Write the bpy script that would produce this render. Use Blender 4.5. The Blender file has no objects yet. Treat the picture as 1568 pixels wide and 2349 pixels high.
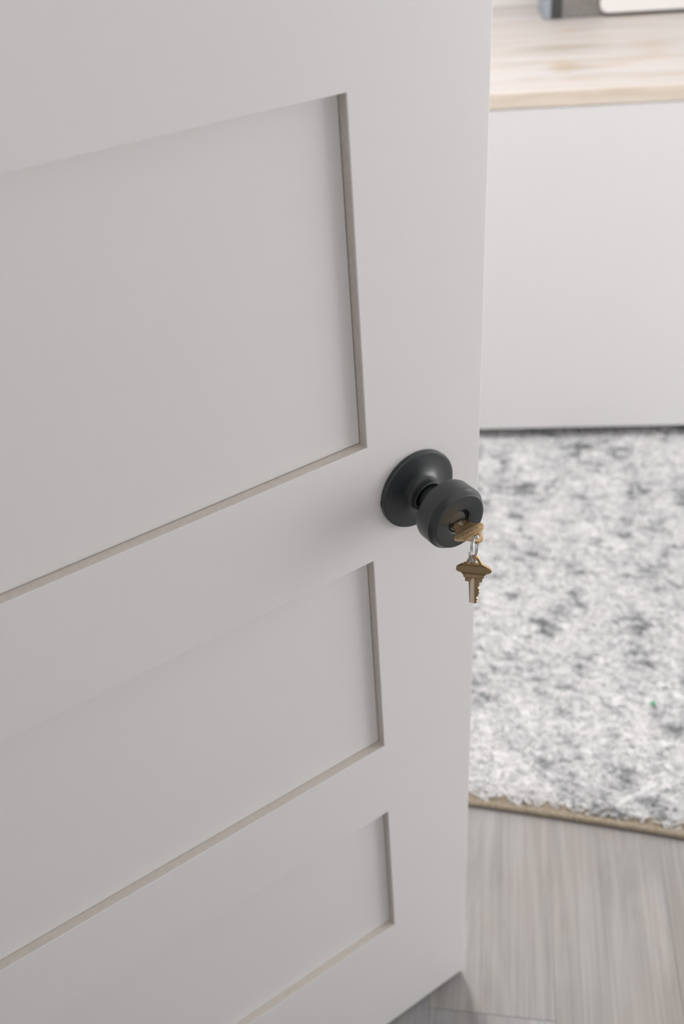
import bpy, bmesh, math, random
import numpy as np
from mathutils import Matrix, Vector

# ------------------------------------------------------------------ camera, sky, lights, exposure
sc = bpy.context.scene
C = sc.collection
sc.view_settings.view_transform = 'Standard'
sc.view_settings.look = 'None'
sc.view_settings.gamma = 1.0
sc.view_settings.use_curve_mapping = False
sc.view_settings.exposure = 0.09

CAM = Vector((-0.04901, -0.67786, 1.39896))
FWD = Vector((-0.08688, 0.78537, -0.61290)).normalized()
RIGHT = Vector((0.99612, 0.05986, -0.06450)).normalized()
UPV = RIGHT.cross(FWD).normalized()
cam_data = bpy.data.cameras.new('camera')
cam_data.sensor_fit = 'HORIZONTAL'
cam_data.sensor_width = 24.0
cam_data.lens = 32.79
cam_data.clip_start = 0.02
cam_data.dof.use_dof = True
cam_data.dof.focus_distance = 0.742
cam_data.dof.aperture_fstop = 5.0
cam_data.dof.aperture_blades = 0
cam = bpy.data.objects.new('camera', cam_data)
C.objects.link(cam)
m = Matrix((RIGHT, UPV, -FWD)).transposed().to_4x4()
m.translation = CAM
cam.matrix_world = m
sc.camera = cam

world = bpy.data.worlds.new('sky')
sc.world = world
world.use_nodes = True
wn = world.node_tree.nodes
wn['Background'].inputs[0].default_value = (0.93, 0.97, 1.0, 1)
wn['Background'].inputs[1].default_value = 1.1

def area(name, loc, direction, sx, sy, watts, col):
    d = bpy.data.lights.new(name, 'AREA')
    d.shape = 'RECTANGLE'
    d.size, d.size_y = sx, sy
    d.energy = watts
    d.color = col
    o = bpy.data.objects.new(name, d)
    C.objects.link(o)
    o.location = loc
    o.rotation_euler = Vector(direction).to_track_quat('-Z', 'Z').to_euler()
    return o
# daylight entering at the three windows (openings are built below)
area('window_light_far', (-0.95, 2.315, 1.55), (0, -1, 0), 1.25, 1.05, 10, (1.0, 0.985, 0.97))
area('window_light_right', (2.455, 0.55, 0.95), (-1, 0, 0), 1.75, 1.60, 31, (1.0, 0.985, 0.975))
area('window_light_hall', (1.30, -2.355, 1.25), (0, 1, 0), 1.00, 1.30, 7.2, (1.0, 0.985, 0.975))
LAMP_XY = (-0.27, 0.78)      # ceiling lamp of the rug room, built below
LAMP_STRENGTH = 128.0

# ------------------------------------------------------------------ materials
def mat(name, col, rough=0.5, metal=0.0, spec=0.5):
    mt = bpy.data.materials.new(name)
    mt.use_nodes = True
    b = mt.node_tree.nodes['Principled BSDF']
    b.inputs['Base Color'].default_value = (*col, 1)
    b.inputs['Roughness'].default_value = rough
    b.inputs['Metallic'].default_value = metal
    b.inputs['Specular IOR Level'].default_value = spec
    return mt

class NB:
    def __init__(self, mt):
        self.t = mt.node_tree
        self.b = self.t.nodes['Principled BSDF']
        self.co = None
    def n(self, kind, **kw):
        nd = self.t.nodes.new(kind)
        for k, v in kw.items():
            setattr(nd, k, v)
        return nd
    def link(self, a, b):
        self.t.links.new(a, b)
    def coord(self, scale=(1, 1, 1), which='Object', rotz=0.0):
        if self.co is None:
            self.co = self.n('ShaderNodeTexCoord')
        mp = self.n('ShaderNodeMapping')
        mp.inputs['Scale'].default_value = scale
        mp.inputs['Rotation'].default_value = (0, 0, rotz)
        self.link(self.co.outputs[which], mp.inputs[0])
        return mp.outputs[0]
    def noise(self, vec, scale, detail=4, rough=0.55, dist=0.0):
        nd = self.n('ShaderNodeTexNoise')
        nd.inputs['Scale'].default_value = scale
        nd.inputs['Detail'].default_value = detail
        nd.inputs['Roughness'].default_value = rough
        nd.inputs['Distortion'].default_value = dist
        self.link(vec, nd.inputs['Vector'])
        return nd.outputs[0]
    def ramp(self, fac, stops):
        nd = self.n('ShaderNodeValToRGB')
        el = nd.color_ramp.elements
        while len(el) < len(stops):
            el.new(0.5)
        for e, (p, c) in zip(el, stops):
            e.position = p
            e.color = (*c, 1) if len(c) == 3 else c
        self.link(fac, nd.inputs[0])
        return nd.outputs[0]
    def mix(self, fac, a, b, mode='MIX'):
        nd = self.n('ShaderNodeMix', data_type='RGBA', blend_type=mode)
        if isinstance(fac, (int, float)):
            nd.inputs[0].default_value = fac
        else:
            self.link(fac, nd.inputs[0])
        for s, i in ((a, 6), (b, 7)):
            if isinstance(s, tuple):
                nd.inputs[i].default_value = (*s, 1)
            else:
                self.link(s, nd.inputs[i])
        return nd.outputs[2]
    def bump(self, height, strength, dist):
        nd = self.n('ShaderNodeBump')
        nd.inputs['Strength'].default_value = strength
        nd.inputs['Distance'].default_value = dist
        self.link(height, nd.inputs['Height'])
        self.link(nd.outputs[0], self.b.inputs['Normal'])
    def color(self, out):
        self.link(out, self.b.inputs['Base Color'])

def grey(v):
    return (v, v, v)

# door paint: satin white with a faint roller texture and slight yellowing
M_DOOR = mat('door_paint', (0.80, 0.785, 0.775), 0.42)
nb = NB(M_DOOR)
v = nb.coord()
nb.color(nb.mix(nb.ramp(nb.noise(v, 3.0, 3), [(0.35, grey(0)), (0.7, grey(1))]), (0.855, 0.840, 0.834), (0.840, 0.830, 0.826)))
nb.bump(nb.noise(v, 420, 3), 0.05, 0.0006)

# moulded ledges inside the panel openings: beiger and a little darker than the door paint
M_LEDGE = mat('beige_ledge', (0.66, 0.615, 0.565), 0.6)
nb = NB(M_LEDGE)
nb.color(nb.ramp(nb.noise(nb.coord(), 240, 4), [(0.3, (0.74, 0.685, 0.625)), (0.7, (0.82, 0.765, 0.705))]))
M_WALL = mat('wall_paint', (0.82, 0.80, 0.795), 0.6)
nb = NB(M_WALL)
nb.bump(nb.noise(nb.coord(), 160, 4), 0.06, 0.001)
M_CEIL = mat('ceiling_paint', (0.85, 0.84, 0.83), 0.8)
M_TRIM = mat('trim_paint', (0.82, 0.81, 0.80), 0.4)
M_CAB = mat('cabinet_paint', (0.72, 0.712, 0.717), 0.45)

# matte black hardware
M_BLACK = mat('matte_black_metal', (0.026, 0.031, 0.034), 0.34, 0.0, 0.75)
nb = NB(M_BLACK)
nb.bump(nb.noise(nb.coord(), 1800, 2), 0.08, 0.0002)
M_HOLE = mat('dark_recess', (0.012, 0.012, 0.012), 0.5)
M_PLUG = mat('lock_plug_metal', (0.17, 0.17, 0.175), 0.35, 0.9)

# brass key, brushed along one direction
M_BRASS = mat('brushed_brass', (0.56, 0.38, 0.20), 0.36, 1.0)
nb = NB(M_BRASS)
v = nb.coord((60, 900, 60))
nz = nb.noise(v, 1.0, 3)
nb.color(nb.ramp(nz, [(0.30, (0.70, 0.49, 0.265)), (0.70, (0.86, 0.64, 0.385))]))
nb.bump(nz, 0.07, 0.0002)
M_GROOVE = mat('bright_milled_brass', (0.90, 0.78, 0.66), 0.45, 0.3)
M_STAMP = mat('stamped_mark', (0.86, 0.66, 0.43), 0.5, 0.2)
M_ENGRAVE = mat('engraved_mark', (0.20, 0.125, 0.06), 0.5, 0.6)
M_STEEL = mat('bright_steel', (0.60, 0.60, 0.61), 0.14, 1.0)

# grey wood-look floor planks
def plank_mat(name, seed, tint):
    mt = mat(name, (0.36, 0.35, 0.34), 0.5)
    nb = NB(mt)
    off = nb.coord((1, 1, 1))
    mp = off.node
    mp.inputs['Location'].default_value = (seed * 3.1, seed * 7.7, seed)
    mpw = nb.coord((7, 3.0, 1)); mpw.node.inputs['Location'].default_value = (seed * 6.1, seed * 2.7, seed)
    mpa = nb.coord((9, 1.6, 1)); mpa.node.inputs['Location'].default_value = (seed * 3.1, seed * 7.7, seed)
    mpb = nb.coord((70, 2.2, 1)); mpb.node.inputs['Location'].default_value = (seed * 1.3, seed * 5.7, seed)
    mpc = nb.coord((220, 4.0, 1)); mpc.node.inputs['Location'].default_value = (seed * 2.3, seed * 1.7, seed)
    big = nb.ramp(nb.noise(mpa, 1.3, 6, 0.62, 0.9), [(0.28, (0.165, 0.160, 0.160)), (0.42, (0.290, 0.290, 0.295)), (0.56, (0.335, 0.337, 0.342)), (0.74, (0.400, 0.405, 0.412))])
    st = nb.ramp(nb.noise(mpb, 0.6, 5, 0.62, 0.8), [(0.22, grey(0.80)), (0.40, grey(0.99)), (0.75, grey(1.03))])
    fine = nb.ramp(nb.noise(mpc, 1.0, 3), [(0.3, grey(0.82)), (0.65, grey(1.07))])
    c = nb.mix(1.0, big, st, 'MULTIPLY')
    c = nb.mix(1.0, c, fine, 'MULTIPLY')
    warm = nb.ramp(nb.noise(mpw, 1.0, 4, 0.55, 0.5), [(0.46, (1.0, 1.0, 1.0)), (0.64, (0.985, 0.94, 0.895))])
    c = nb.mix(1.0, c, warm, 'MULTIPLY')
    c = nb.mix(1.0, c, tint, 'MULTIPLY')
    nb.color(c)
    nb.bump(nb.noise(mpb, 1.0, 4), 0.12, 0.001)
    return mt
M_PLANKS = [plank_mat('grey_wood_plank', 1.0, (1.0, 1.0, 1.0)),
            plank_mat('grey_wood_plank_warm', 4.0, (1.02, 0.985, 0.955)),
            plank_mat('grey_wood_plank_cool', 9.0, (1.0, 1.01, 1.02))]
M_SUB = mat('subfloor', (0.10, 0.095, 0.09), 0.9)

# pine board
M_PINE = mat('pine_board', (0.74, 0.62, 0.52), 0.5)
nb = NB(M_PINE)
v1 = nb.coord((1.2, 9, 9))
v2 = nb.coord((3.5, 60, 60))
base = nb.ramp(nb.noise(v1, 1.8, 4, 0.5, 1.2), [(0.30, (0.50, 0.44, 0.39)), (0.48, (0.57, 0.53, 0.505)), (0.70, (0.595, 0.57, 0.565))])
ln = nb.ramp(nb.noise(v2, 1.0, 3), [(0.30, grey(0.88)), (0.60, grey(1.02))])
c = nb.mix(1.0, base, ln, 'MULTIPLY')
v3 = nb.coord((5.5, 11, 8))
vor = nb.n('ShaderNodeTexVoronoi')
vor.inputs['Scale'].default_value = 1.0
vor.inputs['Randomness'].default_value = 0.9
nb.link(v3, vor.inputs['Vector'])
kn = nb.ramp(vor.outputs['Distance'], [(0.04, grey(0.8)), (0.14, grey(0.35)), (0.26, grey(0))])
c = nb.mix(kn, c, (0.50, 0.37, 0.25))
def knot(c, x0, y0, a, b, col, amt):
    mp = nb.coord((1 / a, 1 / b, 0.0))
    mp.node.inputs['Location'].default_value = (-x0 / a, -y0 / b, 0)
    wob = nb.n('ShaderNodeVectorMath', operation='MULTIPLY_ADD')
    ns = nb.n('ShaderNodeTexNoise')
    ns.inputs['Scale'].default_value = 1.7
    nb.link(mp, ns.inputs['Vector'])
    nb.link(ns.outputs['Color'], wob.inputs[0])
    wob.inputs[1].default_value = (0.5, 0.9, 0)
    sub = nb.n('ShaderNodeVectorMath', operation='ADD')
    nb.link(mp, wob.inputs[2])
    nb.link(wob.outputs[0], sub.inputs[0])
    sub.inputs[1].default_value = (-0.25, -0.45, 0)
    gr = nb.n('ShaderNodeTexGradient', gradient_type='SPHERICAL')
    nb.link(sub.outputs[0], gr.inputs[0])
    return nb.mix(nb.ramp(gr.outputs[1], [(0.0, grey(0)), (0.75, grey(amt * 0.65))]), c, col)
c = knot(c, 0.295, 1.775, 0.15, 0.045, (0.34, 0.28, 0.21), 0.8)
c = knot(c, 0.278, 1.600, 0.045, 0.075, (0.46, 0.36, 0.22), 0.9)
c = knot(c, 0.310, 1.575, 0.10, 0.028, (0.38, 0.30, 0.21), 0.85)
c = knot(c, 0.430, 1.635, 0.17, 0.036, (0.42, 0.34, 0.25), 0.8)
c = knot(c, 0.500, 1.760, 0.07, 0.08, (0.50, 0.40, 0.29), 0.55)
nb.color(c)
M_PINE_EDGE = mat('pine_edge_grain', (0.66, 0.57, 0.475), 0.55)
nb = NB(M_PINE_EDGE)
nb.color(nb.ramp(nb.noise(nb.coord((2.2, 30, 30)), 1.5, 4, 0.5, 0.6), [(0.30, (0.60, 0.49, 0.385)), (0.55, (0.70, 0.62, 0.535))]))

# rug yarn
M_RUG = mat('rug_pile_yarn', (0.6, 0.6, 0.6), 0.95, 0, 0.1)
nb = NB(M_RUG)
va = nb.coord((1, 1, 0.0))
vb = nb.coord((0.30, 1.0, 0.0))
n1 = nb.noise(va, 16, 5, 0.62, 0.4)
n2 = nb.noise(vb, 70, 5, 0.65)
n3 = nb.noise(va, 5, 2)
mth = nb.n('ShaderNodeMath', operation='MULTIPLY_ADD'); nb.link(n2, mth.inputs[0]); mth.inputs[1].default_value = 1.0; nb.link(n1, mth.inputs[2])
mt2 = nb.n('ShaderNodeMath', operation='MULTIPLY_ADD'); nb.link(n3, mt2.inputs[0]); mt2.inputs[1].default_value = 0.60; nb.link(mth.outputs[0], mt2.inputs[2])
sc_ = nb.n('ShaderNodeMath', operation='MULTIPLY'); nb.link(mt2.outputs[0], sc_.inputs[0]); sc_.inputs[1].default_value = 0.3846
nb.color(nb.ramp(sc_.outputs[0], [(0.34, (0.12, 0.125, 0.13)), (0.415, (0.38, 0.39, 0.402)), (0.468, (0.70, 0.705, 0.715)), (0.56, (0.84, 0.83, 0.84))]))
M_BIND = mat('rug_binding_jute', (0.34, 0.285, 0.215), 0.9, 0, 0.1)
nb = NB(M_BIND)
v = nb.coord()
nz = nb.noise(v, 260, 3)
nb.color(nb.ramp(nz, [(0.35, (0.22, 0.18, 0.13)), (0.65, (0.42, 0.36, 0.28))]))
nb.bump(nz, 0.6, 0.002)
M_GREEN = mat('green_foil', (0.02, 0.36, 0.16), 0.35)

M_FELT = mat('grey_felt', (0.235, 0.225, 0.215), 0.95, 0, 0.1)
nb = NB(M_FELT)
nz = nb.noise(nb.coord(), 220, 4)
nb.color(nb.ramp(nz, [(0.3, (0.19, 0.182, 0.174)), (0.7, (0.30, 0.288, 0.276))]))
M_CHAR = mat('charcoal_trim', (0.055, 0.057, 0.056), 0.5)
M_SLATE = mat('slate_blue_edge', (0.33, 0.37, 0.43), 0.5)
M_WHITEP = mat('white_plastic', (0.86, 0.845, 0.845), 0.3)
M_GLASS = mat('window_glass', (0.95, 0.97, 1.0), 0.0)
M_GLASS.node_tree.nodes['Principled BSDF'].inputs['Transmission Weight'].default_value = 1.0

# ------------------------------------------------------------------ helpers
def tag(o, label=None, cat=None, group=None, kind=None):
    if label: o['label'] = label
    if cat: o['category'] = cat
    if group: o['group'] = group
    if kind: o['kind'] = kind
    return o

def empty(name, loc=(0, 0, 0), rz=0.0, parent=None):
    o = bpy.data.objects.new(name, None)
    o.empty_display_size = 0.05
    C.objects.link(o)
    o.location = loc
    o.rotation_euler = (0, 0, rz)
    o.parent = parent
    return o

def link(name, me, material, parent=None):
    if material and not me.materials:
        me.materials.append(material)
    o = bpy.data.objects.new(name, me)
    C.objects.link(o)
    o.parent = parent
    return o

def bm_obj(name, bm, material, parent=None, smooth=None):
    bmesh.ops.recalc_face_normals(bm, faces=bm.faces[:])
    me = bpy.data.meshes.new(name)
    bm.to_mesh(me)
    bm.free()
    if smooth is not None:
        me.polygons.foreach_set('use_smooth', [True] * len(me.polygons))
        me.set_sharp_from_angle(angle=math.radians(smooth))
    return link(name, me, material, parent)

def add_box(bm, lo, hi, bevel=0.0, seg=2):
    lo, hi = Vector(lo), Vector(hi)
    r = bmesh.ops.create_cube(bm, size=1.0)
    for vv in r['verts']:
        vv.co = Vector(((lo[i] + hi[i]) / 2 + vv.co[i] * (hi[i] - lo[i]) for i in range(3)))
    if bevel:
        es = {e for vv in r['verts'] for e in vv.link_edges}
        bmesh.ops.bevel(bm, geom=list(es), offset=bevel, segments=seg, profile=0.5, affect='EDGES')

def box(name, lo, hi, material, parent=None, bevel=0.0, seg=2):
    bm = bmesh.new()
    add_box(bm, lo, hi, bevel, seg)
    return bm_obj(name, bm, material, parent)

def lathe_bm(profile, seg=96):
    """profile of (r, n) spun about local -Y (the door's outward normal)"""
    bm = bmesh.new()
    rings = []
    for r, n in profile:
        if r < 1e-6:
            rings.append([bm.verts.new((0, -n, 0))])
        else:
            rings.append([bm.verts.new((r * math.cos(2 * math.pi * k / seg), -n, r * math.sin(2 * math.pi * k / seg))) for k in range(seg)])
    for a, b in zip(rings, rings[1:]):
        for k in range(seg):
            k2 = (k + 1) % seg
            if len(a) == 1:
                bm.faces.new((a[0], b[k], b[k2]))
            elif len(b) == 1:
                bm.faces.new((a[k], b[0], a[k2]))
            else:
                bm.faces.new((a[k], b[k], b[k2], a[k2]))
    return bm

def tube(name, pts, radius, material, parent=None, seg=10, closed=False):
    P = [Vector(p) for p in pts]
    bm = bmesh.new()
    rings = []
    N = len(P)
    ref = None
    for i in range(N):
        if closed:
            t = (P[(i + 1) % N] - P[i - 1]).normalized()
        else:
            t = (P[min(i + 1, N - 1)] - P[max(i - 1, 0)]).normalized()
        if ref is None:
            ref = t.orthogonal().normalized()
        ref = (ref - t * ref.dot(t)).normalized()
        b = t.cross(ref)
        rx, rz = radius if isinstance(radius, tuple) else (radius, radius)
        rings.append([bm.verts.new(P[i] + ref * (rx * math.cos(2 * math.pi * k / seg)) + b * (rz * math.sin(2 * math.pi * k / seg))) for k in range(seg)])
    rng = range(N) if closed else range(N - 1)
    for i in rng:
        a, b = rings[i], rings[(i + 1) % N]
        for k in range(seg):
            bm.faces.new((a[k], a[(k + 1) % seg], b[(k + 1) % seg], b[k]))
    if not closed:
        bm.faces.new(rings[0])
        bm.faces.new(rings[-1][::-1])
    return bm_obj(name, bm, material, parent, 40)

def baked(o):
    """replace an object's mesh by its modified mesh"""
    dg = bpy.context.evaluated_depsgraph_get()
    me = bpy.data.meshes.new_from_object(o.evaluated_get(dg))
    o.modifiers.clear()
    o.data = me
    return o

# ------------------------------------------------------------------ the room and the hall
XL, XR, YD0, YD1, YF, H = -1.95, 2.45, -0.600, -0.478, 2.31, 2.75
HXL, HXR, HY = -1.35, 1.95, -2.35
WT = 0.12
DX1 = 1.335                 # far side of the wide (double) doorway

def wall_with_hole(name, lo, hi, hlo, hhi, axis, label):
    """wall box lo..hi, axis = thickness axis (0 or 1), hole given along the other axis and z"""
    bm = bmesh.new()
    o = 1 - axis
    def seg_box(a0, a1, z0, z1):
        if a1 - a0 < 1e-4 or z1 - z0 < 1e-4:
            return
        l, h = [0, 0, z0], [0, 0, z1]
        l[axis], h[axis] = lo[axis], hi[axis]
        l[o], h[o] = a0, a1
        add_box(bm, l, h)
    seg_box(lo[o], hlo[0], lo[2], hi[2])
    seg_box(hhi[0], hi[o], lo[2], hi[2])
    seg_box(hlo[0], hhi[0], lo[2], hlo[1])
    seg_box(hlo[0], hhi[0], hhi[1], hi[2])
    return tag(bm_obj(name, bm, M_WALL), label, 'wall', kind='structure')

def window(name, axis, face, a0, a1, z0, z1, inward, label):
    """window in an opening; face = coordinate of the wall's room face, inward = +-1 towards the room"""
    root = tag(empty(name), label, 'window', kind='structure')
    o = 1 - axis
    def b(nm, alo, ahi, zlo, zhi, d0, d1, mt):
        l, h = [0, 0, zlo], [0, 0, zhi]
        l[o], h[o] = alo, ahi
        q = sorted((face - inward * d0, face - inward * d1))
        l[axis], h[axis] = q
        return box(nm, l, h, mt, root, 0.002)
    f = 0.045
    b('window_frame', a0, a0 + f, z0, z1, 0.03, 0.09, M_TRIM)
    b('window_frame', a1 - f, a1, z0, z1, 0.03, 0.09, M_TRIM)
    b('window_frame', a0 + f, a1 - f, z0, z0 + f, 0.03, 0.09, M_TRIM)
    b('window_frame', a0 + f, a1 - f, z1 - f, z1, 0.03, 0.09, M_TRIM)
    b('window_pane', a0 + f, a1 - f, z0 + f, z1 - f, 0.058, 0.062, M_GLASS)
    b('window_sill', a0 - 0.03, a1 + 0.03, z0 - 0.022, z0, -0.03, 0.0, M_TRIM)

wall_with_hole('wall_far', (XL - WT, YF, 0), (XR + WT, YF + WT, H), (-1.60, 1.0), (-0.30, 2.10), 1, 'white painted wall behind the pine topped cabinet')
wall_with_hole('wall_right', (XR, YD1, 0), (XR + WT, YF, H), (-0.35, 0.12), (1.45, 2.10), 0, 'white painted wall with window in the rug room')
tag(box('wall_left', (XL - WT, YD1, 0), (XL, YF, H), M_WALL), 'plain white painted wall of the rug room', 'wall', kind='structure')
wall_with_hole('wall_doorway', (XL - WT, YD0, 0), (XR + WT, YD1, H), (-0.700, 0.0), (DX1, 2.085), 1, 'white wall holding the wide doorway between hall and room')
tag(box('wall_hall_right', (HXR, HY, 0), (HXR + WT, YD0, H), M_WALL), 'plain white wall at the far end of the hall', 'wall', kind='structure')
tag(box('wall_hall_left', (HXL - WT, HY, 0), (HXL, YD0, H), M_WALL), 'plain white end wall of the hall', 'wall', kind='structure')
wall_with_hole('wall_hall_back', (HXL - WT, HY - WT, 0), (HXR + WT, HY, H), (0.77, 0.57), (1.83, 1.93), 1, 'white long wall of the hall with a window')
tag(box('ceiling', (XL - WT, HY - WT, H), (XR + WT, YF + WT, H + 0.1), M_CEIL), 'flat white ceiling over room and hall', 'ceiling', kind='structure')
window('window_1', 1, YF, -1.60, -0.30, 1.0, 2.10, -1, 'white framed window in the wall behind the cabinet')
window('window_2', 0, XR, -0.35, 1.45, 0.12, 2.10, -1, 'white framed window at the side of the rug room')
window('window_3', 1, HY, 0.77, 1.83, 0.57, 1.93, 1, 'white framed window in the hall opposite the doorway')

# door lining and casings
def trim(name, boxes, label):
    bm = bmesh.new()
    for lo, hi in boxes:
        add_box(bm, lo, hi, 0.0015)
    tag(bm_obj(name, bm, M_TRIM), label, 'trim', kind='structure')
trim('trim_1', [((-0.700, YD0 - 0.002, 0), (-0.668, YD1 + 0.002, 2.085)), ((DX1 - 0.032, YD0 - 0.002, 0), (DX1, YD1 + 0.002, 2.085)),
                ((-0.668, YD0 - 0.002, 2.053), (DX1 - 0.032, YD1 + 0.002, 2.085))], 'white painted lining of the open doorway')
for k, y in ((2, YD1 + 0.0015), (3, YD0 - 0.0165)):
    trim('trim_%d' % k, [((-0.775, y, 0), (-0.690, y + 0.015, 2.16)), ((DX1 - 0.01, y, 0), (DX1 + 0.075, y + 0.015, 2.16)),
                         ((-0.690, y, 2.075), (DX1 - 0.01, y + 0.015, 2.16))],
         'flat white casing round the doorway on the %s side' % ('room' if k == 2 else 'hall'))
def baseboard(name, lo, hi, where):
    tag(box(name, lo, hi, M_TRIM, None, 0.003), 'white painted baseboard along the ' + where, 'baseboard', kind='structure')
baseboard('baseboard_left', (XL, YD1 + 0.02, 0), (XL + 0.012, YF, 0.10), 'plain side wall of the room')
baseboard('baseboard_right', (XR - 0.012, YD1 + 0.02, 0), (XR, YF, 0.10), 'window wall of the room')
baseboard('baseboard_far', (XL + 0.012, YF - 0.012, 0), (-0.62, YF, 0.10), 'wall behind the cabinet')

# flush ceiling lamp
lamp = tag(empty('ceiling_lamp', (*LAMP_XY, H)), 'round flush ceiling lamp with white glass dome over the rug room', 'lamp')
M_LAMP = mat('lamp_glass', (0.9, 0.88, 0.85), 0.4)
M_LAMP.node_tree.nodes['Principled BSDF'].inputs['Emission Color'].default_value = (1.0, 0.975, 0.955, 1)
M_LAMP.node_tree.nodes['Principled BSDF'].inputs['Emission Strength'].default_value = LAMP_STRENGTH
lb = bm_obj('lamp_base', lathe_bm([(0.0, 0.001), (0.165, 0.001), (0.165, 0.02), (0.155, 0.024), (0.0, 0.024)], 48), M_TRIM, lamp, 30)
ld = bm_obj('glass_dome', lathe_bm([(0.150, 0.022), (0.148, 0.040), (0.130, 0.066), (0.100, 0.084), (0.060, 0.095), (0.0, 0.099)], 48), M_LAMP, lamp, 60)
for o in (lb, ld):
    o.rotation_euler = (math.pi / 2, 0, 0)

# floor: subfloor slab with individual planks
floor = tag(box('floor', (XL - WT, HY - WT, -0.06), (XR + WT, YF + WT, -0.008), M_SUB), 'grey wood look plank floor', 'floor', kind='structure')
PA = math.radians(-4.5)
PW, PL = 0.178, 1.22
rnd = random.Random(4)
plank_meshes = []
for k, mt in enumerate(M_PLANKS):
    bm = bmesh.new()
    add_box(bm, (-PW / 2 + 0.0001, -PL / 2 + 0.0001, -0.008), (PW / 2 - 0.0001, PL / 2 - 0.0001, 0.0), 0.0006, 1)
    me = bpy.data.meshes.new('plank')
    bm.to_mesh(me); bm.free()
    me.materials.append(mt)
    plank_meshes.append(me)
X0 = 0.320 - PW / 2      # a joint runs through x = 0.32 near y = 0.1
ca, sa = math.cos(PA), math.sin(PA)
for i in range(-13, 13):
    shift = (i * 0.37 % 1.0) * PL
    for j in range(-3, 4):
        lx, ly = i * PW, j * PL + shift - 0.35
        x = X0 + lx * ca - ly * sa
        y = 0.118 + lx * sa + ly * ca
        if not (XL - 0.1 < x < XR + 0.1 and HY - 0.5 < y < YF + 0.4):
            continue
        if y < YD0 - 0.7 and not (HXL - 0.1 < x < HXR + 0.1):
            continue
        o = link('plank', plank_meshes[rnd.randrange(3)], None, floor)
        o.location = (x, y, 0)
        o.rotation_euler = (0, 0, PA + (math.pi if rnd.random() < 0.5 else 0))

# ------------------------------------------------------------------ the door (local frame: +X hinge to latch, -Y outwards, Z up)
TH = math.radians(36.656)
GAP = 0.012
DW, DH, DT = 0.762, 2.032, 0.035
ST, REC = 0.1155, 0.0093
door = tag(empty('door_1', (0, 0, 0), TH), 'white five panel shaker door standing ajar', 'door', kind='structure')
us = [-DW, -DW + ST, -ST, 0.0]
pan = [(0.249, 0.491), (0.605, 0.857), (0.975, 1.2380), (1.352, 1.604), (1.718, 1.918)]
vs = [0.0]
for a, b in pan:
    vs += [a, b]
vs.append(DH)
bm = bmesh.new()
grid = {}
for side, y in ((0, 0.0), (1, DT)):
    for i, u in enumerate(us):
        for j, vv in enumerate(vs):
            grid[side, i, j] = bm.verts.new((u, y, vv + GAP))
def solid(i, j):
    return 0 <= i < 3 and 0 <= j < len(vs) - 1 and not (i == 1 and j % 2 == 1)
for i in range(3):
    for j in range(len(vs) - 1):
        if not solid(i, j):
            continue
        for s in (0, 1):
            q = [grid[s, i, j], grid[s, i + 1, j], grid[s, i + 1, j + 1], grid[s, i, j + 1]]
            bm.faces.new(q if s == 0 else q[::-1])
        for (di, dj, c0, c1) in ((-1, 0, (i, j), (i, j + 1)), (1, 0, (i + 1, j), (i + 1, j + 1)), (0, -1, (i, j), (i + 1, j)), (0, 1, (i, j + 1), (i + 1, j + 1))):
            if not solid(i + di, j + dj):
                bm.faces.new((grid[0, c0[0], c0[1]], grid[1, c0[0], c0[1]], grid[1, c1[0], c1[1]], grid[0, c1[0], c1[1]]))
bmesh.ops.recalc_face_normals(bm, faces=bm.faces[:])
es = [e for e in bm.edges if len(e.link_faces) == 2 and e.calc_face_angle() > 0.5]
bmesh.ops.bevel(bm, geom=es, offset=0.0008, segments=2, profile=0.5, affect='EDGES')
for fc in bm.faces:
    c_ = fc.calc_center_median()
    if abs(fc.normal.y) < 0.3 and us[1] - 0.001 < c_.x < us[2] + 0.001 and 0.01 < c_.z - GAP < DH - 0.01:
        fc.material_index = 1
slab = bm_obj('face_frame', bm, M_DOOR, door)
slab.data.materials.append(M_LEDGE)
for a, b in pan:
    box('panel', (us[1] + 0.0002, REC, a + GAP + 0.0002), (us[2] - 0.0002, DT - REC, b + GAP - 0.0002), M_DOOR, door, 0.0008, 1)
# hinges on the hinge edge
for z in (0.20, 1.02, 1.83):
    bm = bmesh.new()
    r = bmesh.ops.create_cone(bm, cap_ends=True, segments=16, radius1=0.0065, radius2=0.0065, depth=0.09)
    bmesh.ops.translate(bm, verts=r['verts'], vec=(-DW - 0.004, DT + 0.004, z + 0.045))
    add_box(bm, (-DW - 0.002, 0.004, z), (-DW, DT, z + 0.09))
    bm_obj('hinge', bm, M_BLACK, door, 40)

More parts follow.
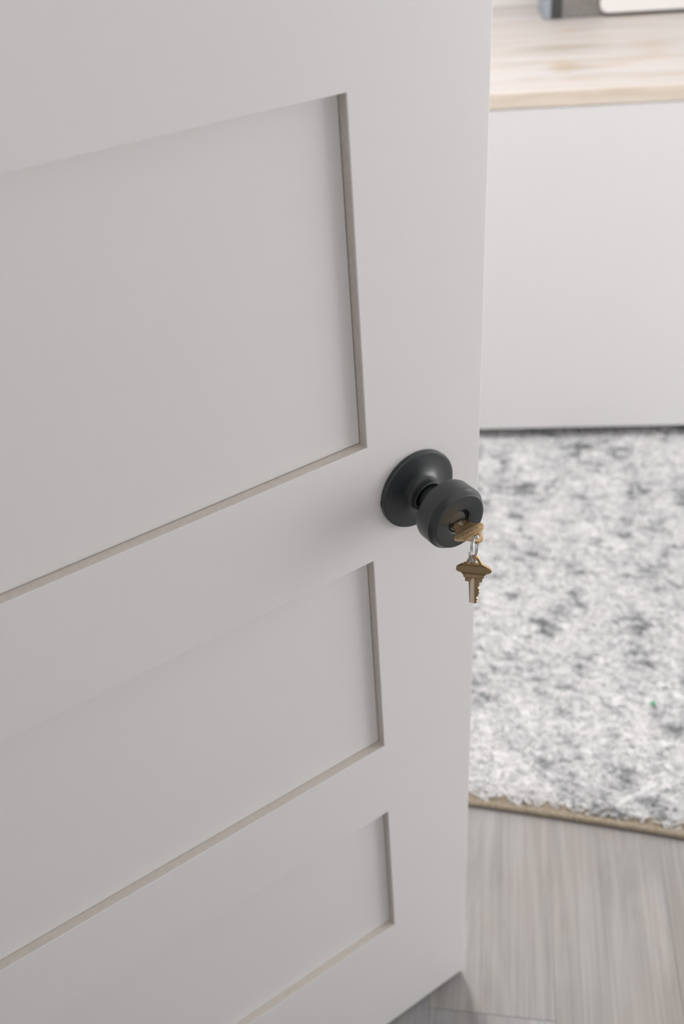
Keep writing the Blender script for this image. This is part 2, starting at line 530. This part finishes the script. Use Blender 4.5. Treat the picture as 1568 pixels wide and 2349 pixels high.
# knob set
KU, KV = -0.0690, 0.9275
knob_prof = [(0.0, 0.0335), (0.0150, 0.0335), (0.0215, 0.0345), (0.0255, 0.0360), (0.0273, 0.0376), (0.0280, 0.0396), (0.0280, 0.0531), (0.0279, 0.0537), (0.0276, 0.0541),
             (0.0262, 0.0556), (0.0252, 0.0572), (0.0247, 0.0585), (0.0243, 0.0591), (0.0239, 0.0593), (0.0228, 0.0593), (0.0122, 0.0590), (0.0113, 0.0588), (0.0107, 0.0582), (0.0101, 0.0566), (0.0098, 0.0545), (0.0, 0.0545)]
knob = bm_obj('door_knob', lathe_bm(knob_prof, 128), M_BLACK, door, 28)
knob.location = (KU, 0, KV)
knob['label'] = 'matte black round knob with key cylinder'
rose_prof = [(0.0, 0.0003), (0.0350, 0.0003), (0.0362, 0.0010), (0.0364, 0.0040), (0.0361, 0.0046), (0.0354, 0.0049), (0.0330, 0.0051), (0.0290, 0.0054), (0.0240, 0.0063), (0.0200, 0.0073),
             (0.0170, 0.0087), (0.0153, 0.0105), (0.0145, 0.0128), (0.0143, 0.0155), (0.0146, 0.0172), (0.0146, 0.0182), (0.0140, 0.0190), (0.0131, 0.0190), (0.0124, 0.0182), (0.0120, 0.0150), (0.0, 0.0150)]
rose = bm_obj('rose_plate', lathe_bm(rose_prof, 128), M_BLACK, knob, 28)
neck = bm_obj('knob_neck', lathe_bm([(0.0, 0.0152), (0.0108, 0.0152), (0.0108, 0.0300), (0.0135, 0.0338), (0.0, 0.0338)], 64), M_BLACK, knob, 30)
slot = box('release_slot', (-0.03645, -0.0024, -0.0030), (-0.0355, -0.0004, 0.0022), M_HOLE, knob)
bez = bm_obj('cylinder_bezel', lathe_bm([(0.0083, 0.0546), (0.0097, 0.0546), (0.0097, 0.0566), (0.0092, 0.0570), (0.0083, 0.0562), (0.0083, 0.0546)], 64), M_HOLE, knob, 30)
plug = bm_obj('lock_plug', lathe_bm([(0.0, 0.0546), (0.0079, 0.0546), (0.0079, 0.0560), (0.0076, 0.0563), (0.0, 0.0563)], 64), M_PLUG, knob, 30)
bm = bmesh.new()
add_box(bm, (-0.0066, -0.0565, -0.0050), (0.0066, -0.0558, -0.0002))
keyway = bm_obj('keyway', bm, M_HOLE, knob)
# the plain knob on the room side and the latch
inner = empty('inside_knob', (KU, DT, KV), math.pi, door)
ik = bm_obj('inside_knob_grip', lathe_bm([(r, n) for r, n in knob_prof[:14]] + [(0.0, 0.0593)], 64), M_BLACK, inner, 28)
ir = link('inside_rose_plate', rose.data, None, inner)
inn = link('inside_knob_neck', neck.data, None, inner)
box('latch_plate', (-0.0010, 0.0045, KV - 0.028), (0.0002, DT - 0.0045, KV + 0.028), M_BLACK, door, 0.0004, 1)
box('latch_bolt', (-0.0010, 0.0110, KV - 0.008), (0.0030, DT - 0.0110, KV + 0.008), M_STEEL, door, 0.001, 1)

def door_to_world(p):
    """door-local (u along the door, n outwards, z up) to world"""
    u, n, z = p
    return Vector((u * math.cos(TH) + n * math.sin(TH), u * math.sin(TH) - n * math.cos(TH), z))

# ------------------------------------------------------------------ keys (local mm: x across, y along with the blade towards -y, z out of the face)
MM = 0.001
bow_r = [(6.5, 0.2), (6.9, 0.8), (7.0, 4.2), (8.2, 4.6), (8.4, 6.8), (9.0, 7.6), (9.9, 9.0), (10.6, 9.5), (12.4, 10.0), (13.8, 11.0), (14.3, 12.2), (14.2, 13.6), (13.7, 14.6),
         (12.6, 14.9), (12.3, 15.9), (10.8, 16.2), (10.4, 17.2), (8.6, 17.6), (8.0, 18.6), (6.7, 18.9), (4.0, 25.2), (3.0, 26.4), (1.6, 27.0)]
teeth = [(4.75, 0.1), (4.75, -3.9), (3.4, -5.8), (4.85, -8.4), (4.1, -9.9), (5.0, -11.9), (3.95, -13.5), (4.2, -14.8), (2.2, -17.3), (3.7, -19.2), (2.6, -20.9), (3.6, -22.2), (1.2, -24.3)]
tip_left = [(-1.6, -24.3), (-3.2, -22.7), (-3.95, -0.1)]
outline = [(x, y) for x, y in reversed(bow_r)]           # from the loop's top right down to the blade
outline += teeth + tip_left + [(-x, y) for x, y in bow_r]
hole = [(-4.0, 19.0), (4.0, 19.0), (4.3, 19.5), (2.6, 23.0), (1.6, 23.9), (0.0, 24.2), (-1.6, 23.9), (-2.6, 23.0), (-4.3, 19.5)]
KT = 2.3

def prism(poly, z0, z1):
    bm = bmesh.new()
    lo = [bm.verts.new((x * MM, y * MM, z0 * MM)) for x, y in poly]
    hi = [bm.verts.new((x * MM, y * MM, z1 * MM)) for x, y in poly]
    n = len(poly)
    bm.faces.new(lo[::-1]); bm.faces.new(hi)
    for k in range(n):
        bm.faces.new((lo[k], lo[(k + 1) % n], hi[(k + 1) % n], hi[k]))
    bmesh.ops.recalc_face_normals(bm, faces=bm.faces[:])
    return bm

def key_blank():
    body = bm_obj('key', prism(outline, -KT / 2, KT / 2), M_BRASS)
    cutters = [bm_obj('cut', prism(hole, -3, 3), M_BRASS)]
    # milled groove along the blade on both faces: a V with one steep wall, running to a point under the bow
    for s in (1, -1):
        bm = bmesh.new()
        sec = [(-30.0, 0), (-1.0, 0), (2.6, 1), (4.3, 2)]
        rows = []
        for y, kind in sec:
            if kind == 0:
                a, mid, b, dep = -2.7, -0.55, 0.75, 0.95
            elif kind == 1:
                a, mid, b, dep = -1.6, -0.45, 0.55, 0.75
            else:
                a, mid, b, dep = -0.75, -0.6, -0.45, 0.02
            z1 = KT / 2 * s
            rows.append([bm.verts.new((a * MM, y * MM, (z1 + 0.3 * s) * MM)), bm.verts.new((a * MM, y * MM, (z1 - 0.05 * s) * MM)), bm.verts.new((mid * MM, y * MM, (z1 - dep * s) * MM)),
                         bm.verts.new((b * MM, y * MM, (z1 - 0.05 * s) * MM)), bm.verts.new((b * MM, y * MM, (z1 + 0.3 * s) * MM))])
        for r0, r1 in zip(rows, rows[1:]):
            for k in range(5):
                bm.faces.new((r0[k], r0[(k + 1) % 5], r1[(k + 1) % 5], r1[k]))
        bm.faces.new(rows[0]); bm.faces.new(rows[-1][::-1])
        if s == 1:
            cutters.append(bm_obj('cut', bm, M_GROOVE))
        else:
            bm.free()
    # shallow lines across the bow on both faces
    for y in (4.2, 7.9, 8.8, 9.8, 17.0, 17.8):
        hw = {4.2: 6.9, 7.9: 8.8, 8.8: 9.5, 9.8: 11.0, 17.0: 10.2, 17.8: 8.2}[y]
        for s in (1, -1):
            z = sorted((KT / 2 * s - 0.22 * s, KT / 2 * s + 0.2 * s))
            bm = bmesh.new()
            add_box(bm, (-hw * MM, (y - 0.17) * MM, z[0] * MM), (hw * MM, (y + 0.17) * MM, z[1] * MM))
            cutters.append(bm_obj('cut', bm, M_ENGRAVE))
    for c in cutters:
        md = body.modifiers.new('b', 'BOOLEAN')
        md.operation = 'DIFFERENCE'
        md.solver = 'EXACT'
        md.object = c
        md.material_mode = 'TRANSFER'
    baked(body)
    md = body.modifiers.new('bev', 'BEVEL')
    md.width = 0.00016; md.segments = 2; md.limit_method = 'ANGLE'; md.angle_limit = math.radians(50)
    baked(body)
    for c in cutters:
        bpy.data.objects.remove(c)
    return body

def lettering(name, text, size, loc, rot, material, parent, depth=0.06, squeeze=1.0, spacing=1.0):
    cu = bpy.data.curves.new(name, 'FONT')
    cu.body = text
    cu.size = size * MM
    cu.extrude = depth * MM
    cu.align_x = 'CENTER'
    cu.align_y = 'CENTER'
    cu.space_character = spacing
    cu.resolution_u = 4
    t = bpy.data.objects.new(name, cu)
    C.objects.link(t)
    dg = bpy.context.evaluated_depsgraph_get()
    me = bpy.data.meshes.new_from_object(t.evaluated_get(dg))
    bpy.data.objects.remove(t)
    me.materials.clear()
    o = link(name, me, material, parent)
    o.location = [c * MM for c in loc]
    o.rotation_euler = rot
    o.scale = (squeeze, 1, 1)
    return o

key_a = key_blank()
key_a.name = 'key'
key_b = link('key', key_a.data.copy(), None)

def set_axes(o, x, y, z, loc):
    mw = Matrix((x, y, z)).transposed().to_4x4()
    mw.translation = loc
    o.matrix_world = mw

U = door_to_world((1, 0, 0))
NRM = door_to_world((0, 1, 0))
Z = Vector((0, 0, 1))
# key in the lock: lies flat, blade into the cylinder, face with the maker's lettering upwards
roll = math.radians(-2.0)
kx = (-U * math.cos(roll) + Z * math.sin(roll)).normalized()
ky = (NRM - Z * 0.02).normalized()
kz = kx.cross(ky).normalized()
if kz.z < 0:
    kx = -kx
    kz = kx.cross(ky).normalized()
key_pos = door_to_world((KU, 0.0580, KV - 0.0030))
set_axes(key_a, kx, ky, kz, key_pos)
tag(key_a, 'brass key with engraved bow lying flat, pushed into the black knob', 'key', 'brass keys on the split ring')
lettering('lettering', 'SCHLAGE', 3.7, (0, 13.6, KT / 2), (0, 0, 0), M_ENGRAVE, key_a, 0.05, 1.02, 1.08)
def cartouche(parent):
    pts = []
    hw, hh, y0 = 11.6, 2.6, 13.5
    for k in range(40):
        a = 2 * math.pi * k / 40
        cx = (hw - hh) * (1 if math.cos(a) >= 0 else -1)
        pts.append(((cx + hh * math.cos(a)) * MM, (y0 + hh * math.sin(a)) * MM, (KT / 2) * MM))
    return tube('border_line', pts, 0.00011, M_ENGRAVE, parent, 6, True)
cartouche(key_a)

# split ring: two turns of wire, top over the rim of the upper key's loop
RR = 0.0105
loop_mid = key_pos + ky * 0.0252 - kx * 0.0
ring_az = math.radians(-105)
rdir = Vector((math.cos(ring_az), math.sin(ring_az), 0))   # in the ring's plane, towards the viewer
rnorm = rdir.cross(Z).normalized()
lean = math.radians(7)
rz = (Z * math.cos(lean) + rnorm * math.sin(lean)).normalized()
rn2 = rdir.cross(rz).normalized()
ring_c = loop_mid + Vector((-0.0050, 0, 0)) + kz * (KT / 2 * MM + 0.0006) - rz * RR
pts = []
TURNS = 2.0
NP = 160
for k in range(NP + 1):
    t = k / NP
    a = 2 * math.pi * TURNS * t + math.radians(25)
    off = (t - 0.5) * 0.0028
    pts.append(ring_c + rdir * (RR * math.cos(a)) + rz * (RR * math.sin(a)) + rn2 * off)
base = ring_c - rz * RR
ring_o = tube('key_ring', [p - base for p in pts], (0.00062, 0.00062), M_STEEL, None, 10)
ring_o.location = base
tag(ring_o, 'small bright steel split ring joining the two brass keys', 'key ring')

# hanging key
hz_az = math.radians(-99)
hz = Vector((math.cos(hz_az), math.sin(hz_az), 0.0)).normalized()
hy = Vector((-0.012, -0.0, 1.0)); hy = (hy - hz * hy.dot(hz)).normalized()
hx = hy.cross(hz).normalized()
hook = ring_c - rz * RR                                   # lowest point of the ring
set_axes(key_b, hx, hy, hz, hook - hx * 0.0012 - hy * (0.0242 - 0.0006 - 0.0002))
tag(key_b, 'brass key stamped with numbers dangling blade down from the steel ring', 'key', 'brass keys on the split ring')
lettering('number_stamp', '42377', 3.7, (-0.1, 6.0, KT / 2), (0, 0, 0), M_STAMP, key_b, 0.05, 1.0, 1.45)
lettering('letter_stamp', 'C', 2.8, (4.3, 1.9, KT / 2), (0, 0, 0), M_STAMP, key_b, 0.05)

# ------------------------------------------------------------------ cabinet and pine worktop
BY = 1.401                    # front face
CT, WB = 0.875, 0.8410        # top and underside of the worktop
BYB = YF - 0.004
CX0, CX1 = -0.55, 1.75
cab = tag(empty('storage_cabinet', ((CX0 + CX1) / 2, (BY + BYB) / 2, 0)), 'long white flat fronted cabinet under the pine board', 'cabinet')
def cbox(name, lo, hi, mt, bev=0.002):
    o = box(name, lo, hi, mt, None, bev)
    o.parent = cab
    o.matrix_parent_inverse = Matrix.Translation(-Vector(cab.location))
    return o
cbox('front_panel', (CX0, BY, 0.045), (CX1, BY + 0.019, WB), M_CAB)
cbox('side_panel', (CX0, BY + 0.019, 0.045), (CX0 + 0.019, BYB, WB), M_CAB)
cbox('side_panel', (CX1 - 0.019, BY + 0.019, 0.045), (CX1, BYB, WB), M_CAB)
cbox('bottom_panel', (CX0 + 0.019, BY + 0.019, 0.050), (CX1 - 0.019, BYB, 0.068), M_CAB)
cbox('plinth', (CX0 + 0.03, 1.80, 0.0), (CX1 - 0.03, BYB, 0.050), M_CAB)
top = box('pine_worktop', (CX0 - 0.01, BY - 0.002, WB), (CX1 + 0.01, BYB, CT), M_PINE, None, 0.003)
top.data.materials.append(M_PINE_EDGE)
for pl in top.data.polygons:
    if pl.normal.y < -0.9:
        pl.material_index = 1
tag(top, 'pale knotty pine board topping the white cabinet', 'worktop')

# flared felt box with a white front on the worktop
fb = tag(empty('storage_box', (0.615, 2.165, CT)), 'charcoal and grey felt storage box with rounded white front panel on the pine board', 'box')
BW, BD, BH, FL = 0.66, 0.13, 0.30, 0.03
def flared(name, x0, x1, y0, y1, z0, z1, mt, bev=0.004):
    bm = bmesh.new()
    add_box(bm, (x0, y0, z0), (x1, y1, z1))
    for vv in bm.verts:
        k = vv.co.z / BH
        vv.co.x *= 1 + FL * 2.0 * k
        vv.co.y += -0.04 * k if vv.co.y < 0 else 0.0
    if bev:
        bmesh.ops.bevel(bm, geom=bm.edges[:], offset=bev, segments=2, profile=0.5, affect='EDGES')
    return bm_obj(name, bm, mt, fb)
h = BW / 2
flared('felt_body', -h + 0.012, h - 0.012, -BD / 2, BD / 2, 0.0, BH, M_FELT)
for s in (-1, 1):
    a = sorted((s * h, s * (h - 0.020)))
    flared('edge_strip', a[0], a[1], -BD / 2 - 0.004, BD / 2, 0.0, BH, M_SLATE)
    a = sorted((s * (h - 0.020), s * (h - 0.048)))
    flared('dark_band', a[0], a[1], -BD / 2 - 0.003, -BD / 2 + 0.01, 0.0, BH, M_CHAR, 0.001)
flared('bottom_band', -h + 0.16, h - 0.16, -BD / 2 - 0.003, -BD / 2 + 0.01, 0.0, 0.02, M_CHAR, 0.001)
bm = bmesh.new()
pw, ph, rr = 0.186, 0.27, 0.022
poly = []
for cx, cz, a0 in ((pw - rr, 0.010 + rr, -90), (pw - rr, ph - rr, 0), (-pw + rr, ph - rr, 90), (-pw + rr, 0.010 + rr, 180)):
    for k in range(9):
        a = math.radians(a0 + k * 90 / 8)
        poly.append((cx + rr * math.cos(a), cz + rr * math.sin(a)))
fr = [bm.verts.new((x * (1 + FL * 2 * z / BH), -BD / 2 - 0.012 - 0.04 * z / BH, z)) for x, z in poly]
bk = [bm.verts.new((x * (1 + FL * 2 * z / BH), -BD / 2 + 0.002 - 0.04 * z / BH, z)) for x, z in poly]
bm.faces.new(fr); bm.faces.new(bk[::-1])
for k in range(len(fr)):
    bm.faces.new((fr[k], fr[(k + 1) % len(fr)], bk[(k + 1) % len(fr)], bk[k]))
bm_obj('white_front', bm, M_WHITEP, fb)

# ------------------------------------------------------------------ rug
RA = math.radians(-9.6)
rug = tag(empty('shag_rug', (0.207, 0.262, 0.0), RA), 'pale grey rug with mottled charcoal pile and jute bound edge', 'rug')
RX0, RX1, RY1 = -0.85, 1.15, 1.36
def near_y(x):                       # slightly bowed near edge (rug-local)
    return -0.10 * (x - 0.02) ** 2 if x > 0 else -0.05 * x * x
def ny_np(x):
    return np.where(x > 0, -0.10 * (x - 0.02) ** 2, -0.05 * x * x)
rng = np.random.default_rng(7)
# backing slab following the bowed edge
bm = bmesh.new()
NX = 40
lo, hi = [], []
ring_pts = [(RX0 + (RX1 - RX0) * k / NX, near_y(RX0 + (RX1 - RX0) * k / NX)) for k in range(NX + 1)] + [(RX1, RY1), (RX0, RY1)]
lo = [bm.verts.new((x, y, 0.0006)) for x, y in ring_pts]
hi = [bm.verts.new((x, y, 0.006)) for x, y in ring_pts]
bm.faces.new(lo[::-1]); bm.faces.new(hi)
for k in range(len(lo)):
    bm.faces.new((lo[k], lo[(k + 1) % len(lo)], hi[(k + 1) % len(lo)], hi[k]))
bm_obj('backing', bm, M_BIND, rug)
# bound edge
pts = []
for k in range(81):
    x = RX0 + (RX1 - RX0) * k / 80
    pts.append((x, near_y(x) - 0.001, 0.0068))
for k in range(1, 30):
    pts.append((RX1, near_y(RX1) + (RY1 - near_y(RX1)) * k / 30, 0.0068))
for k in range(41):
    pts.append((RX1 + (RX0 - RX1) * k / 40, RY1, 0.0068))
for k in range(1, 30):
    pts.append((RX0, RY1 + (near_y(RX0) - RY1) * k / 30, 0.0068))
tube('bound_edge', pts, (0.0062, 0.0062), M_BIND, rug, 10, True)
# pile: tufts of yarn
NT = 150000
x = rng.uniform(RX0 + 0.006, RX1 - 0.006, NT)
ragged = 0.5 + 0.5 * np.sin(x * 47.0 + 2.0 * np.sin(x * 19.0)) * np.sin(x * 113.0 + 1.3)
y0 = ny_np(x) + 0.004 + 0.020 * ragged ** 1.5
y = y0 + rng.uniform(0, 1, NT) * (RY1 - 0.006 - y0)
az = rng.normal(0, 0.45, NT) + np.pi * rng.integers(0, 2, NT)
ln = rng.uniform(0.004, 0.011, NT)
hgt = rng.uniform(0.006, 0.0115, NT)
wd = rng.uniform(0.0013, 0.0026, NT)
pa = az + np.pi / 2 + rng.normal(0, 0.4, NT)
co = np.zeros((NT, 4, 3))
co[:, 0] = np.stack([x - wd * np.cos(pa), y - wd * np.sin(pa), np.full(NT, 0.0055)], 1)
co[:, 1] = np.stack([x + wd * np.cos(pa), y + wd * np.sin(pa), np.full(NT, 0.0055)], 1)
tx, ty = x + ln * np.cos(az), np.maximum(y + ln * np.sin(az), ny_np(x) - 0.003)
co[:, 2] = np.stack([tx + 0.8 * wd * np.cos(pa), ty + 0.8 * wd * np.sin(pa), 0.0055 + hgt], 1)
co[:, 3] = np.stack([tx - 0.8 * wd * np.cos(pa), ty - 0.8 * wd * np.sin(pa), 0.0055 + hgt * 0.92], 1)
me = bpy.data.meshes.new('pile')
me.vertices.add(NT * 4)
me.vertices.foreach_set('co', co.reshape(-1))
me.loops.add(NT * 4)
me.loops.foreach_set('vertex_index', np.arange(NT * 4, dtype=np.int32))
me.polygons.add(NT)
me.polygons.foreach_set('loop_start', np.arange(0, NT * 4, 4, dtype=np.int32))
me.update(calc_edges=True)
tag(link('pile', me, M_RUG, rug), kind='stuff')
# dense lower pile under the loose tufts
bm = bmesh.new()
G = 60
gv = {}
for i in range(G + 1):
    for j in range(G + 1):
        xx = RX0 + 0.008 + (RX1 - RX0 - 0.016) * i / G
        yy0 = near_y(xx) + 0.024
        gv[i, j] = bm.verts.new((xx, yy0 + (RY1 - 0.01 - yy0) * j / G, 0.0095 if 0 < i < G and 0 < j < G else 0.006))
for i in range(G):
    for j in range(G):
        bm.faces.new((gv[i, j], gv[i + 1, j], gv[i + 1, j + 1], gv[i, j + 1]))
tag(bm_obj('pile_base', bm, M_RUG, rug), kind='stuff')

# green scrap lying on the rug
bm = bmesh.new()
pp_ = [(-0.0036, -0.0008), (-0.0012, -0.0024), (0.0022, -0.0020), (0.0038, 0.0002), (0.0016, 0.0022), (-0.0020, 0.0019)]
lo = [bm.verts.new((a, b, 0.0 + 0.0010 * math.sin(700 * a))) for a, b in pp_]
hi = [bm.verts.new((a, b, 0.0009 + 0.0010 * math.sin(700 * a))) for a, b in pp_]
bm.faces.new(lo[::-1]); bm.faces.new(hi)
for k in range(6):
    bm.faces.new((lo[k], lo[(k + 1) % 6], hi[(k + 1) % 6], hi[k]))
g = bm_obj('paper_scrap', bm, M_GREEN)
g.location = (0.370, 0.500, 0.0190)
g.scale = (1.6, 1.5, 1.2)
tag(g, 'tiny bright green scrap lying on the pale rug', 'scrap')
bpy.context.view_layer.update()
